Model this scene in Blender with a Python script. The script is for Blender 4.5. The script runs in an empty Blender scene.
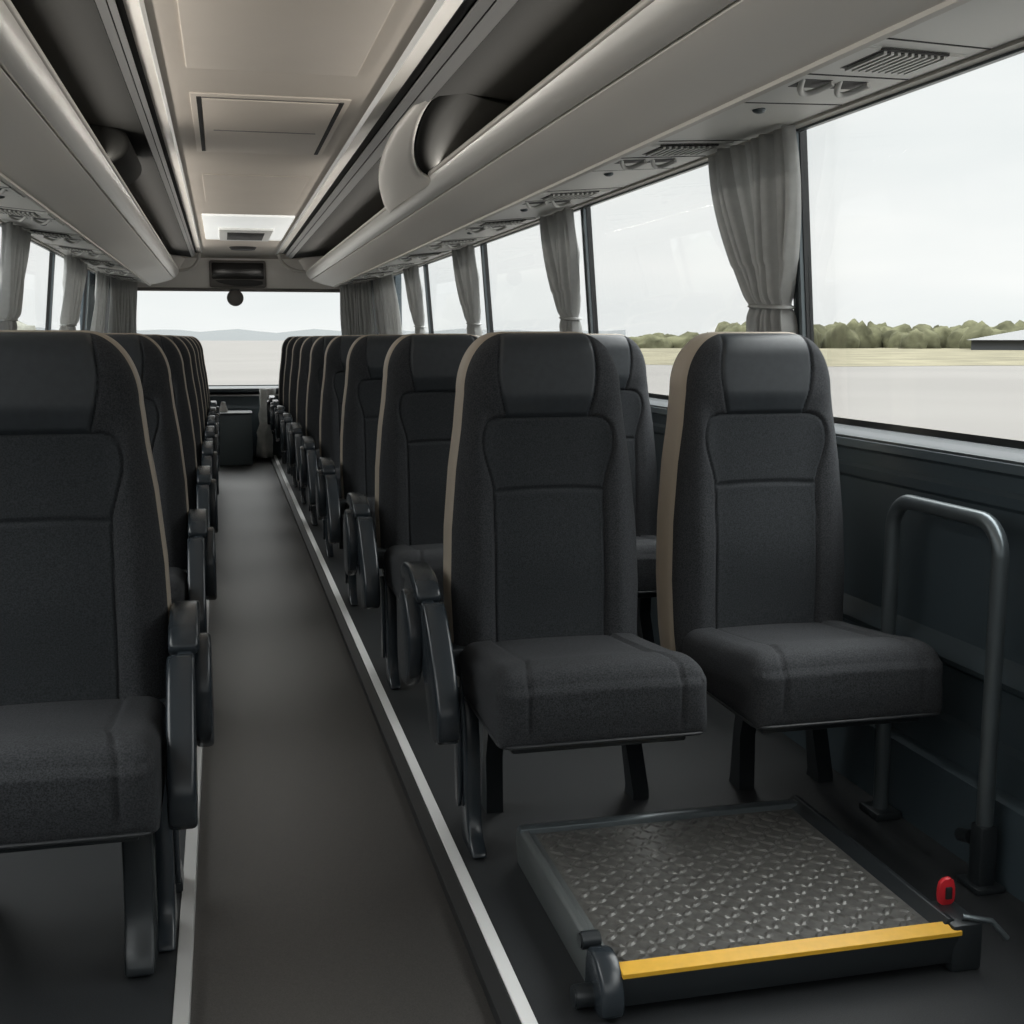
import bpy, bmesh, math, random
from mathutils import Vector, Matrix, noise
random.seed(7)
S = bpy.context.scene
COL = S.collection
EYE = 1.22
# ---------------------------------------------------------------- camera
cd = bpy.data.cameras.new('camera'); cam = bpy.data.objects.new('camera', cd); COL.objects.link(cam)
cd.sensor_width = 36; cd.lens = 36*1200/1024; cd.clip_start = 0.02; cd.clip_end = 9000
cam.location = (0, 0, EYE)
cam.rotation_euler = (math.radians(90-8.2504), 0, math.radians(-13.4505))
S.camera = cam
# ---------------------------------------------------------------- world: bright overcast, brighter overhead
EXPOSURE = 0.35
FILL_WATTS = 21
HORIZON, ZENITH = 0.81, 7.5
w = bpy.data.worlds.new('overcast_sky'); S.world = w; w.use_nodes = True
nt = w.node_tree; nt.nodes.clear()
N = nt.nodes.new; L = nt.links.new
out = N('ShaderNodeOutputWorld'); bg = N('ShaderNodeBackground'); tc = N('ShaderNodeTexCoord')
sep = N('ShaderNodeSeparateXYZ'); L(tc.outputs['Generated'], sep.inputs[0])
mp = N('ShaderNodeMapping'); mp.inputs['Scale'].default_value = (1.2, 1.2, 6); L(tc.outputs['Generated'], mp.inputs[0])
nz = N('ShaderNodeTexNoise'); nz.inputs['Scale'].default_value = 1.7; nz.inputs['Detail'].default_value = 5; L(mp.outputs[0], nz.inputs[0])
cr = N('ShaderNodeValToRGB'); cr.color_ramp.elements[0].position = .32; cr.color_ramp.elements[1].position = .62
cr.color_ramp.elements[0].color = (.87, .895, .90, 1); cr.color_ramp.elements[1].color = (1, 1, .99, 1)
L(nz.outputs[0], cr.inputs[0])
mr = N('ShaderNodeMapRange'); mr.inputs[1].default_value = 0.30; mr.inputs[2].default_value = 0.85
mr.inputs[3].default_value = HORIZON; mr.inputs[4].default_value = ZENITH; L(sep.outputs['Z'], mr.inputs[0])
L(cr.outputs[0], bg.inputs[0]); L(mr.outputs[0], bg.inputs[1]); L(bg.outputs[0], out.inputs[0])
S.view_settings.view_transform = 'Standard'; S.view_settings.look = 'None'
S.view_settings.exposure = EXPOSURE; S.view_settings.gamma = 1; S.view_settings.use_curve_mapping = False

# added fill lights along both rack lips, brightening the ceiling and racks
def cove(x, z, ang, watts):
    ld = bpy.data.lights.new('added_fill_light', 'AREA'); ld.shape = 'RECTANGLE'; ld.size = .02; ld.size_y = 12.6; ld.energy = watts; ld.color = (1, .95, .88)
    o = bpy.data.objects.new('added_fill_light', ld); COL.objects.link(o); o.location = (x, 5.3, z); o.rotation_euler = (0, math.radians(ang), 0)
cove(.872, 1.904, 180-82, FILL_WATTS); cove(-.408, 1.906, 180+82, FILL_WATTS)
# ---------------------------------------------------------------- helpers
def mat(name, col, rough=.6, metal=0, noise_scale=0, noise_amt=0, bump=0, bump_scale=400, coat=0, spec=.5, col2=None):
    m = bpy.data.materials.new(name); m.use_nodes = True
    t = m.node_tree; b = t.nodes['Principled BSDF']
    b.inputs['Base Color'].default_value = (*col, 1); b.inputs['Roughness'].default_value = rough
    b.inputs['Metallic'].default_value = metal; b.inputs['Specular IOR Level'].default_value = spec
    b.inputs['Coat Weight'].default_value = coat
    if noise_scale or bump: tc = t.nodes.new('ShaderNodeTexCoord')
    if noise_scale:
        n = t.nodes.new('ShaderNodeTexNoise'); n.inputs['Scale'].default_value = noise_scale; n.inputs['Detail'].default_value = 4
        t.links.new(tc.outputs['Object'], n.inputs[0])
        r = t.nodes.new('ShaderNodeValToRGB'); r.color_ramp.elements[0].position = .35; r.color_ramp.elements[1].position = .65
        c2 = col2 or tuple(min(1, c*(1+noise_amt)) for c in col); c1 = col if col2 else tuple(c*(1-noise_amt) for c in col)
        r.color_ramp.elements[0].color = (*c1, 1); r.color_ramp.elements[1].color = (*c2, 1)
        t.links.new(n.outputs[0], r.inputs[0]); t.links.new(r.outputs[0], b.inputs['Base Color'])
    if bump:
        n2 = t.nodes.new('ShaderNodeTexNoise'); n2.inputs['Scale'].default_value = bump_scale; n2.inputs['Detail'].default_value = 3
        t.links.new(tc.outputs['Object'], n2.inputs[0])
        bp = t.nodes.new('ShaderNodeBump'); bp.inputs['Strength'].default_value = bump; bp.inputs['Distance'].default_value = .002
        t.links.new(n2.outputs[0], bp.inputs['Height']); t.links.new(bp.outputs[0], b.inputs['Normal'])
    return m
M = {}
M['fabric'] = mat('charcoal_weave', (.0295, .0315, .0350), .85, 0, 330, .45, .5, 600, spec=.3)
M['insert'] = mat('speckled_weave', (.0245, .0275, .0310), .85, 0, 300, .32, .4, 500, spec=.3)
M['vinyl'] = mat('headrest_vinyl', (.031, .036, .041), .42, 0, 60, .08, .15, 900, spec=.4)
M['tan'] = mat('beige_shell', (.36, .31, .25), .55, 0, 0, 0, .1, 600)
M['shell'] = mat('black_shell', (.022, .024, .027), .45)
M['plastic'] = mat('dark_plastic', (.022, .028, .034), .25, 0, 0, 0, .08, 700)
M['metal_dark'] = mat('dark_painted_metal', (.02, .024, .027), .35, .2)
M['alu'] = mat('brushed_aluminium', (.82, .82, .82), .4, .2)
M['alu_dull'] = mat('matt_aluminium', (.46, .46, .455), .5, .3)
M['steel'] = mat('satin_grey_steel', (.12, .14, .15), .3, .6)
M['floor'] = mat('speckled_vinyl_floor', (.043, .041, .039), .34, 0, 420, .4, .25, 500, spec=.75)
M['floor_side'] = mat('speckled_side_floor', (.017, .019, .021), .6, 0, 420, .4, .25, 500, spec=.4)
M['ceil'] = mat('warm_grey_ceiling', (.66, .60, .53), .6, 0, 3, .02)
M['rack'] = mat('pale_grey_rack', (.84, .81, .76), .42)
M['rack_band'] = mat('satin_grey_band', (.66, .65, .62), .28, .3)
M['trim_light'] = mat('light_satin_trim', (.60, .575, .53), .45, .15)
M['rack_dark'] = mat('dark_rack_lining', (.020, .020, .0185), .85, spec=.12)
M['groove'] = mat('black_groove', (.012, .012, .012), .7)
M['console'] = mat('grey_console', (.66, .66, .635), .45)
M['header'] = mat('pale_header_panel', (.82, .80, .76), .5)
M['wall'] = mat('slate_wall_panel', (.044, .062, .074), .5, 0, 0, 0, .15, 500)
M['sill'] = mat('blue_grey_sill', (.065, .078, .085), .5)
M['black'] = mat('rubber_black', (.010, .011, .012), .5)
M['slot'] = mat('slot_dark', (.03, .03, .03), .6)
M['curtain'] = mat('grey_curtain_cloth', (.46, .465, .455), .85, 0, 40, .06, .2, 700, spec=.2)
_t = M['curtain'].node_tree; _o = _t.nodes['Material Output']; _b = _t.nodes['Principled BSDF']
_tl = _t.nodes.new('ShaderNodeBsdfTranslucent'); _tl.inputs[0].default_value = (.6, .6, .59, 1); _mx = _t.nodes.new('ShaderNodeMixShader'); _mx.inputs[0].default_value = .33
_t.links.new(_b.outputs[0], _mx.inputs[1]); _t.links.new(_tl.outputs[0], _mx.inputs[2]); _t.links.new(_mx.outputs[0], _o.inputs[0])
M['yellow'] = mat('yellow_edge_paint', (.70, .39, .03), .45, 0, 60, .04)
M['deck'] = mat('tread_plate', (.10, .098, .092), .42, .35, 60, .25)
M['cabinet'] = mat('slate_cabinet', (.13, .16, .175), .5)
M['rail_grey'] = mat('dull_grey_rail', (.11, .12, .12), .35, .3)
M['red'] = mat('red_plastic', (.55, .02, .03), .35)
M['white_unit'] = mat('white_roof_unit', (.85, .86, .84), .35)
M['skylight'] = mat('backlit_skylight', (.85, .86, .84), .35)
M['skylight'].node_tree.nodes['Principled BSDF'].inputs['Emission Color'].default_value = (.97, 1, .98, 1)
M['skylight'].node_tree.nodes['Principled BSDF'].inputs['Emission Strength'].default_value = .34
M['screen'] = mat('dark_screen', (.025, .025, .024), .2)
M['screen_frame'] = mat('screen_frame_grey', (.16, .15, .14), .45)
M['cover'] = mat('pale_grey_cover', (.70, .70, .67), .8, 0, 12, .15)
M['tarmac'] = mat('pale_tarmac', (.107, .102, .097), .9, 0, .06, .05, spec=.1)
M['grass'] = mat('dry_grass', (.105, .096, .066), .95, 0, .15, .22, spec=.1)
M['scrub'] = mat('scrub_green', (.060, .060, .036), .95, 0, .25, .45, spec=.05)
M['pale_trees'] = mat('haze_painted_leaves', (.13, .131, .112), .95, 0, .4, .3, spec=.05)  # haze is painted into this pale leaf colour
M['hill'] = mat('distant_hill', (.105, .11, .112), 1, spec=0)  # pale grey-blue stands in for distance haze over the hills
M['shed_roof'] = mat('shed_roof_grey', (.080, .080, .082), .7)
M['shed_wall'] = mat('shed_wall_grey', (.045, .048, .052), .8)
# glass
g = bpy.data.materials.new('window_glass'); g.use_nodes = True; t = g.node_tree; t.nodes.clear()
o_ = t.nodes.new('ShaderNodeOutputMaterial'); mx = t.nodes.new('ShaderNodeMixShader'); tr = t.nodes.new('ShaderNodeBsdfTransparent')
gl = t.nodes.new('ShaderNodeBsdfGlossy'); gl.inputs['Roughness'].default_value = .02; fr = t.nodes.new('ShaderNodeLayerWeight'); fr.inputs[0].default_value = .12
tr.inputs[0].default_value = (.97, .98, .975, 1)
mm = t.nodes.new('ShaderNodeMath'); mm.operation = 'MULTIPLY'; mm.inputs[1].default_value = .12
t.links.new(fr.outputs['Fresnel'], mm.inputs[0]); t.links.new(mm.outputs[0], mx.inputs[0]); t.links.new(tr.outputs[0], mx.inputs[1]); t.links.new(gl.outputs[0], mx.inputs[2]); t.links.new(mx.outputs[0], o_.inputs[0])
M['glass'] = g

def link(name, me, m, parent=None, smooth=False):
    o = bpy.data.objects.new(name, me); COL.objects.link(o)
    if m and not me.materials: me.materials.append(m)
    if parent: o.parent = parent
    if smooth:
        for p in me.polygons: p.use_smooth = True
    return o
def obj(name, bm, m, parent=None, smooth=False, sharp=None):
    me = bpy.data.meshes.new(name); bmesh.ops.recalc_face_normals(bm, faces=bm.faces[:]); bm.to_mesh(me); bm.free()
    o = link(name, me, m, parent, smooth or sharp is not None)
    if sharp is not None: me.set_sharp_from_angle(angle=math.radians(sharp))
    return o
def pydata(name, v, f, m, parent=None, smooth=True, sharp=None):
    me = bpy.data.meshes.new(name); me.from_pydata([tuple(p) for p in v], [], f); me.update()
    o = link(name, me, m, parent, smooth)
    if sharp: me.set_sharp_from_angle(angle=math.radians(sharp))
    return o
def tag(o, label=None, cat=None, group=None, kind=None):
    if label: o['label'] = label
    if cat: o['category'] = cat
    if group: o['group'] = group
    if kind: o['kind'] = kind
    return o
def empty(name, loc, label, cat, group=None):
    o = bpy.data.objects.new(name, None); COL.objects.link(o); o.location = loc; o.empty_display_size = .1
    return tag(o, label, cat, group)
def box(bm, x0, x1, y0, y1, z0, z1, bev=0, seg=2):
    b2 = bmesh.new(); bmesh.ops.create_cube(b2, size=1)
    bmesh.ops.scale(b2, vec=(abs(x1-x0), abs(y1-y0), abs(z1-z0)), verts=b2.verts)
    bmesh.ops.translate(b2, vec=((x0+x1)/2, (y0+y1)/2, (z0+z1)/2), verts=b2.verts)
    if bev: bmesh.ops.bevel(b2, geom=b2.edges[:], offset=bev, segments=seg, affect='EDGES', profile=.5)
    me = bpy.data.meshes.new('t'); b2.to_mesh(me); b2.free(); bm.from_mesh(me); bpy.data.meshes.remove(me); return bm
def boxo(name, x0, x1, y0, y1, z0, z1, m, parent=None, bev=0):
    return obj(name, box(bmesh.new(), x0, x1, y0, y1, z0, z1, bev), m, parent, sharp=35 if bev else None)
def prism(pts, axis, a, b, bev=0, seg=2):
    """polygon pts in the plane normal to axis, extruded from a to b"""
    bm = bmesh.new()
    def P(p, t): return {'x': (t, p[0], p[1]), 'y': (p[0], t, p[1]), 'z': (p[0], p[1], t)}[axis]
    v0 = [bm.verts.new(P(p, a)) for p in pts]; v1 = [bm.verts.new(P(p, b)) for p in pts]; n = len(pts)
    bm.faces.new(v0); bm.faces.new(v1[::-1])
    for i in range(n): bm.faces.new((v0[i], v1[i], v1[(i+1) % n], v0[(i+1) % n]))
    bmesh.ops.recalc_face_normals(bm, faces=bm.faces[:])
    if bev:
        es = [e for e in bm.edges if len(e.link_faces) == 2 and e.calc_face_angle(0) > .6]
        bmesh.ops.bevel(bm, geom=es, offset=bev, segments=seg, affect='EDGES', profile=.5)
    return bm
def smoothpoly(pts, it=2, closed=True):
    for _ in range(it):
        q = []; n = len(pts)
        for i in range(n if closed else n-1):
            a, b = Vector(pts[i]), Vector(pts[(i+1) % n])
            q += [tuple(a*.75+b*.25), tuple(a*.25+b*.75)]
        if not closed: q = [pts[0]]+q+[pts[-1]]
        pts = q
    return pts
def tube(pts, r, name, m, parent=None, n=14, r2=None):
    pts = [Vector(p) for p in pts]; v = []; f = []; up = None
    for i, p in enumerate(pts):
        d = (pts[min(i+1, len(pts)-1)]-pts[max(i-1, 0)]).normalized()
        if up is None: up = d.orthogonal().normalized()
        up = (up-d*up.dot(d)).normalized(); s = d.cross(up)
        for k in range(n):
            a = 2*math.pi*k/n; v.append(p+r*(math.cos(a)*up)+(r2 or r)*math.sin(a)*s)
    for i in range(len(pts)-1):
        for k in range(n): f.append((i*n+k, i*n+(k+1) % n, (i+1)*n+(k+1) % n, (i+1)*n+k))
    f.append(tuple(range(n))[::-1]); f.append(tuple((len(pts)-1)*n+k for k in range(n)))
    return pydata(name, v, f, m, parent, True, 50)
def strip(prof, y0, y1, th, name, m, parent=None):
    """open profile (x,z) swept along y and thickened by th"""
    n = len(prof); P = [Vector(p) for p in prof]; back = []
    for i in range(n):
        d = (P[min(i+1, n-1)]-P[max(i-1, 0)]).normalized(); back.append(tuple(P[i]+Vector((-d.y, d.x))*th))
    return obj(name, prism(prof+back[::-1], 'y', y0, y1), m, parent, sharp=30)
def struct(o): o['kind'] = 'structure'; return o

# ---------------------------------------------------------------- setting: floor
YB, YF = -1.3, 12.95
CX = .215
struct(boxo('floor', -.115, .47, YB, YF+.6, -.09, -.03, M['floor']))
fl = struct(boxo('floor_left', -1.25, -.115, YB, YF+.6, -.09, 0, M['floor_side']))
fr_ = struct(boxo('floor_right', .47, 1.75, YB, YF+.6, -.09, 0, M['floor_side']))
struct(obj('trim_1', prism([(.449, -.03), (.449, -.004), (.478, .004), (.482, .003), (.482, -.03)], 'y', YB, YF, .0015), M['black']))
struct(obj('trim_2', box(bmesh.new(), .482, .510, YB, YF, .0, .006, .002), M['alu']))
struct(obj('trim_3', box(bmesh.new(), -.128, -.099, YB, YF, -.029, .004, .002), M['alu_dull']))

# ---------------------------------------------------------------- ceiling
SK = .10   # outer skin
roof = [(-1.106, 1.822), (-1.08, 1.98), (-.7, 2.11), (.21, 2.14), (1.15, 2.11), (1.50, 1.98), (1.606, 1.822), (1.625, 1.822), (1.62, 2.05), (1.2, 2.20), (.21, 2.24), (-.8, 2.20), (-1.14, 2.05), (-1.125, 1.822)]
struct(obj('ceiling', prism(roof, 'y', YB, YF+.7), M['rack_dark'], None, sharp=30))
ZC = 2.05
cp = struct(boxo('ceiling_panel', -.165, .553, YB, 12.6, ZC, ZC+.03, M['ceil']))
# sloping end of the ceiling towards the front header
struct(obj('ceiling_front', prism([(12.6, ZC), (YF, ZC-.02), (YF, ZC+.04), (12.6, ZC+.04)], 'x', -.62, 1.05), M['ceil']))

def side(sg, name):
    """one luggage rack; profile given for the right side, mapped for the left"""
    if sg > 0: X = lambda x: x
    else:
        # piecewise map of right profile x to the slightly narrower left side
        ks = [(.55, -.165), (.60, -.205), (.70, -.262), (.835, -.385), (.88, -.425), (1.11, -.665), (1.60, -1.10), (1.8, -1.3)]
        def X(x):
            for (a, b), (c, d) in zip(ks, ks[1:]):
                if x <= c: return b+(d-b)*(x-a)/(c-a)
            return ks[-1][1]
    P = lambda *pts: [(X(a), b) for a, b in pts]
    side_word = 'right' if sg > 0 else 'left'
    lab = ('long pale grey open luggage rack running above the right hand windows' if sg > 0
           else 'long pale grey open luggage rack running above the left hand windows')
    r = empty('luggage_rack', (0, 0, 0), lab, 'luggage rack', 'overhead luggage racks')
    Y1 = 12.45
    th = -.012 if sg > 0 else .012
    # curved lower body: from lip down to the under edge, flat tray inside
    body = P((.905, 1.803), (.93, 1.790), (1.00, 1.765), (1.115, 1.735), (1.13, 1.745), (1.02, 1.80), (.95, 1.835), (.915, 1.83))
    obj('front_panel', prism(body, 'y', YB, Y1), M['rack'], r, sharp=25)
    band = smoothpoly(P((.843, 1.884), (.850, 1.862), (.862, 1.838), (.880, 1.818), (.902, 1.805), (.912, 1.83), (.885, 1.848), (.868, 1.875)), 1)
    obj('lip_band', prism(band, 'y', YB, Y1), M['rack_band'], r, sharp=40)
    tube([(X(.850), YB, 1.884), (X(.850), Y1, 1.884)], .011, 'lip_rail', M['trim_light'], r, 12)
    obj('tray', prism(P((.93, 1.845), (1.58, 1.86), (1.58, 1.84), (.93, 1.825)), 'y', YB, Y1), M['rack_dark'], r)
    obj('edge_strip', prism(P((1.108, 1.728), (1.126, 1.728), (1.128, 1.742), (1.108, 1.738)), 'y', YB, Y1), M['trim_light'], r)
    # end cap
    cap = smoothpoly(P((.84, 1.885), (.86, 1.83), (.93, 1.78), (1.11, 1.733), (1.58, 1.82), (1.58, 1.95), (1.2, 2.07), (.75, 2.03)), 1)
    obj('end_cap', prism(cap, 'y', Y1, Y1+.05, .01), M['rack'], r, sharp=35)
    # divider: curved bin wall part way along
    if sg > 0:
        cf = smoothpoly([(.70, 4.55, 2.025), (.69, 5.1, 2.01), (.745, 5.8, 1.965), (.835, 6.25, 1.885), (.86, 6.25, 1.86)], 3, False)
        cn = smoothpoly([(.73, 3.95, 2.03), (.70, 4.25, 2.00), (.735, 4.70, 1.945), (.80, 4.98, 1.90), (.87, 5.0, 1.86)], 3, False)
        cb_ = smoothpoly([(1.40, 4.35, 2.04), (1.38, 4.5, 2.01), (1.38, 4.8, 1.96), (1.38, 5.0, 1.91), (1.38, 5.0, 1.85)], 3, False)
        n_ = len(cn)
        for nm_, A_, B_, m_ in (('divider_side', cf, cn, 'rack'), ('divider_face', cn, cb_, 'rack_dark')):
            v = []; f = []; K = 10
            for i_ in range(n_):
                for k_ in range(K+1):
                    t_ = k_/K; p_ = Vector(A_[i_])*(1-t_)+Vector(B_[i_])*t_
                    if m_ == 'rack': p_ = p_+Vector((-.028, 0, -.01))*math.sin(math.pi*t_)
                    else: p_ = p_+Vector((0, .12, 0))*math.sin(math.pi*t_)
                    v.append(p_)
            for i_ in range(n_-1):
                for k_ in range(K): f.append((i_*(K+1)+k_, i_*(K+1)+k_+1, (i_+1)*(K+1)+k_+1, (i_+1)*(K+1)+k_))
            o = pydata(nm_, v, f, M[m_], r); so = o.modifiers.new('t', 'SOLIDIFY'); so.thickness = .012
    else:
        dp = smoothpoly(P((.985, 1.845), (.93, 1.86), (.80, 1.90), (.755, 1.965), (.80, 2.03), (1.00, 2.065), (1.4, 2.05), (1.5, 1.85)), 2)
        obj('divider_bin', prism(dp, 'y', 5.0, 5.75, .02, 3), M['rack_dark'], r, sharp=40)
    # ceiling side trims (light band, groove, twin rails, lining)
    s = P((.553, ZC), (.560, ZC-.012), (.585, ZC-.004), (.612, ZC+.0), (.612, ZC+.03), (.553, ZC+.03))
    tb = struct(obj('trim_%d' % (4 if sg > 0 else 5), prism(s, 'y', YB, 12.3), M['trim_light'], None, sharp=50))
    struct(obj('trim_%d' % (6 if sg > 0 else 7), prism(P((.545, ZC-.002), (.556, ZC-.016), (.561, ZC-.010), (.556, ZC+.0)), 'y', YB, 12.3), M['white_unit']))
    obj('groove', prism(P((.612, ZC+.0), (.645, ZC+.005), (.645, ZC+.02), (.612, ZC+.02)), 'y', YB, Y1), M['groove'], r)
    obj('ceiling_rail', prism(P((.640, 2.035), (.664, 2.022), (.668, 2.035), (.645, 2.05)), 'y', YB, Y1), M['alu_dull'], r)
    obj('groove', prism(P((.664, 2.028), (.672, 2.026), (.672, 2.05), (.664, 2.05)), 'y', YB, Y1), M['groove'], r)
    obj('ceiling_rail', prism(P((.670, 2.020), (.702, 2.004), (.708, 2.02), (.678, 2.045)), 'y', YB, Y1), M['alu_dull'], r)
    # two joints with end returns
    obj('lining', prism(P((.705, 2.006), (.80, 2.018), (1.0, 2.04), (1.3, 2.03), (1.52, 1.92), (1.58, 1.86), (1.59, 1.95), (1.3, 2.08), (.9, 2.085), (.70, 2.05)), 'y', YB, Y1), M['rack_dark'], r, sharp=30)
    # curved trim closing the rack opening at its front end
    arc = []
    for k in range(13):
        a = k/12*math.pi/2
        arc.append((X(.575+.27*(1-math.cos(a))), 12.3+.16*math.sin(a), 2.045-.165*math.sin(a)))
    tube(arc, .016, 'end_trim', M['trim_light'], r, 10)
    # service console under the rack
    c = empty('service_console', (0, 0, 0), ('grey overhead passenger console with vents and lamps above the right hand windows' if sg > 0
              else 'grey overhead passenger console with vents above the left hand windows'), 'overhead console', 'overhead consoles')
    obj('console_panel', prism(P((1.128, 1.752), (1.60, 1.818), (1.60, 1.85), (1.128, 1.80)), 'y', YB, Y1), M['console'], c)
    obj('edge_rail', prism(P((1.575, 1.806), (1.60, 1.803), (1.605, 1.818), (1.58, 1.822)), 'y', YB, Y1), M['trim_light'], c)
    obj('edge_rail', prism(P((1.597, 1.797), (1.612, 1.797), (1.612, 1.825), (1.597, 1.825)), 'y', YB, Y1), M['steel'], c)
    def zc(x): return 1.752+(x-1.128)*.066/.472
    SHX = .62
    def panel_box(x0, x1, y0, y1, drop, m, name, parent, bev=0):
        bm = bmesh.new(); V = [bm.verts.new((X(x), yy+(x-1.14)*SHX, zc(x)+dz)) for dz in (-drop, .004) for x, yy in ((x0, y0), (x1, y0), (x1, y1), (x0, y1))]
        for f in ((3, 2, 1, 0), (4, 5, 6, 7), (0, 1, 5, 4), (1, 2, 6, 5), (2, 3, 7, 6), (3, 0, 4, 7)): bm.faces.new([V[q] for q in f])
        if bev: bmesh.ops.bevel(bm, geom=bm.edges[:], offset=bev, segments=2, affect='EDGES')
        return obj(name, bm, m, parent, sharp=40)
    y = -.35; k = 0
    ys = []
    while y < 12.0:
        for dy in (0, .62):           # joints between the panels
            if y+dy < 12.2: panel_box(1.14, 1.57, y+dy, y+dy+.006, .0015, M['groove'], 'panel_joint', c)
        # air vent unit
        v = panel_box(1.17, 1.54, y+.06, y+.58, .006, M['console'], 'vent_unit', c, .003)
        panel_box(1.235, 1.475, y+.06, y+.22, .0068, M['slot'], 'grille', v)
        for q in range(10):
            xx = 1.247+q*.0235
            panel_box(xx, xx+.010, y+.065, y+.215, .013, M['console'], 'slat', v)
        panel_box(1.17, 1.54, y+.28, y+.287, .0075, M['groove'], 'seam', v)
        for lx, ly in ((1.25, .36), (1.38, .36)):      # scooped reading lamps
            panel_box(lx-.045, lx+.05, y+ly-.03, y+ly+.05, .0068, M['slot'], 'lamp_recess', v, .0)
            pts = [(X(lx-.05+.10*q/10), y+ly+(lx-1.14+.10*q/10-.05)*SHX+.07*math.sin(math.pi*q/10)-.03, zc(lx)-.006-.016*math.sin(math.pi*q/10)) for q in range(11)]
            tube(pts, .007, 'lamp_rim', M['console'], v, 8)
        bm = bmesh.new(); bmesh.ops.create_uvsphere(bm, u_segments=16, v_segments=8, radius=.017)
        bmesh.ops.scale(bm, vec=(1, 1, .5), verts=bm.verts)
        bmesh.ops.translate(bm, vec=(X(1.30), y+.80, zc(1.30)-.003), verts=bm.verts); obj('call_button', bm, M['steel'], c, True)
        y += 1.19; k += 1
    return X
XR = side(1, 'right'); XL = side(-1, 'left')
# ---------------------------------------------------------------- ceiling fittings
h = empty('embossed_ceiling_panel', (CX, 3.1, ZC), 'large embossed plain panel in the ceiling nearest the top edge', 'ceiling panel')
bm = prism([(-.29, -1.3), (.235, -1.3), (.235, .88), (-.29, .88)], 'z', -.008, .01, .004)
obj('panel', bm, M['ceil'], h, sharp=40)
h.location = (CX-.005, 3.1, ZC)
h = empty('roof_hatch', (CX-.02, 5.05, ZC), 'closed rectangular roof hatch with dark side slots in the middle of the ceiling', 'roof hatch')
obj('frame', prism([(-.275, -.66), (.275, -.66), (.275, .66), (-.275, .66)], 'z', -.006, .01, .003), M['ceil'], h, sharp=40)
obj('hatch_panel', prism([(-.235, -.60), (.235, -.60), (.235, .60), (-.235, .60)], 'z', -.012, -.004, .003), M['ceil'], h, sharp=40)
for x in (-.246, .246): boxo('slot', x-.008, x+.008, -.62, .62, -.0085, -.004, M['groove'], h)
for y in (-.61, .61): boxo('seam', -.24, .24, y-.007, y+.007, -.0075, -.004, M['screen_frame'], h)
boxo('seam', -.2, .2, .02, .034, -.0135, -.008, M['screen_frame'], h)
obj('ceiling_access_panel', prism([(-.27, -.65), (.27, -.65), (.27, .6), (-.27, .6)], 'z', -.004, .01, .002), M['ceil'])
o = bpy.data.objects['ceiling_access_panel']; o.location = (CX-.015, 7.15, ZC); tag(o, 'faint plain panel in the ceiling between the roof hatch and the white roof vent', 'ceiling panel')
h = empty('roof_vent', (CX-.01, 9.55, ZC), 'white rectangular roof vent with dark slot near the front of the ceiling', 'roof vent')
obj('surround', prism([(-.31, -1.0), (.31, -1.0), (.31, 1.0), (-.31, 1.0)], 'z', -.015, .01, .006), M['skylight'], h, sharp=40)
obj('inner_frame', prism([(-.2, -.15), (.2, -.15), (.2, .85), (-.2, .85)], 'z', -.035, -.01, .008), M['white_unit'], h, sharp=40)
boxo('grille', -.14, .14, .05, .7, -.04, -.02, M['slot'], h, .003)
bm = bmesh.new(); bmesh.ops.create_cone(bm, cap_ends=True, segments=32, radius1=.12, radius2=.14, depth=.025)
o = obj('ceiling_speaker', bm, M['slot'], sharp=40); o.location = (CX-.0, 11.6, ZC-.01); o.scale = (.9, 1, 1); tag(o, 'small dark round ceiling speaker beyond the white roof vent', 'speaker')

# ---------------------------------------------------------------- front end
wf = bmesh.new(); box(wf, -1.1, 1.6, YF-.02, YF+.12, 1.72, 2.12, .01)
struct(obj('wall_front', wf, M['header'], sharp=40))
struct(boxo('trim_8', -.95, 1.32, YF-.05, YF+.02, 1.695, 1.73, M['screen_frame'], None, .008))
# front screen wall below the glass
struct(boxo('wall_front_lower', -1.0, 1.45, 13.55, 13.65, -.1, .70, M['wall']))
# slanted corner walls
for nm, xs, xe in (('wall_corner_right', 1.70, 1.33), ('wall_corner_left', -1.24, -.92)):
    s_ = .06 if xs > 0 else -.06
    struct(obj(nm, prism([(xs, 12.1), (xe, 13.6), (xe+s_, 13.64), (xs+s_, 12.1)], 'z', -.1, 2.1), M['wall']))
wd = boxo('window_1', -.93, 1.33, 13.58, 13.59, .70, 1.90, M['glass']); struct(wd)
boxo('frame', -.95, 1.35, 13.54, 13.62, .66, .71, M['black'], wd, .004)
mn = empty('ceiling_monitor', (.18, YF-.04, 1.87), 'dark flat monitor set into the header above the windscreen', 'monitor')
boxo('frame', -.285, .285, -.03, .03, -.135, .14, M['screen_frame'], mn, .02)
boxo('screen', -.26, .262, -.04, -.02, -.05, .115, M['screen'], mn, .012)
obj('lower_cover', prism(smoothpoly([(-.255, -.055), (.25, -.055), (.25, -.115), (.0, -.125), (-.16, -.10)], 1), 'y', -.05, -.02, .005), M['slot'], mn, sharp=40)
mr_ = empty('rear_view_mirror', (.147, YF-.02, 1.70), 'small dark round mirror hanging below the front header', 'mirror')
bm = bmesh.new(); bmesh.ops.create_uvsphere(bm, u_segments=28, v_segments=16, radius=.085); bmesh.ops.scale(bm, vec=(1, .5, 1), verts=bm.verts)
bmesh.ops.translate(bm, vec=(0, -.02, -.07), verts=bm.verts); obj('mirror_head', bm, M['screen_frame'], mr_, True)
obj('bracket', prism([(-.05, .02), (.05, .02), (.03, -.02), (-.03, -.02)], 'y', -.04, .0, .006), M['black'], mr_, sharp=40)
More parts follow.
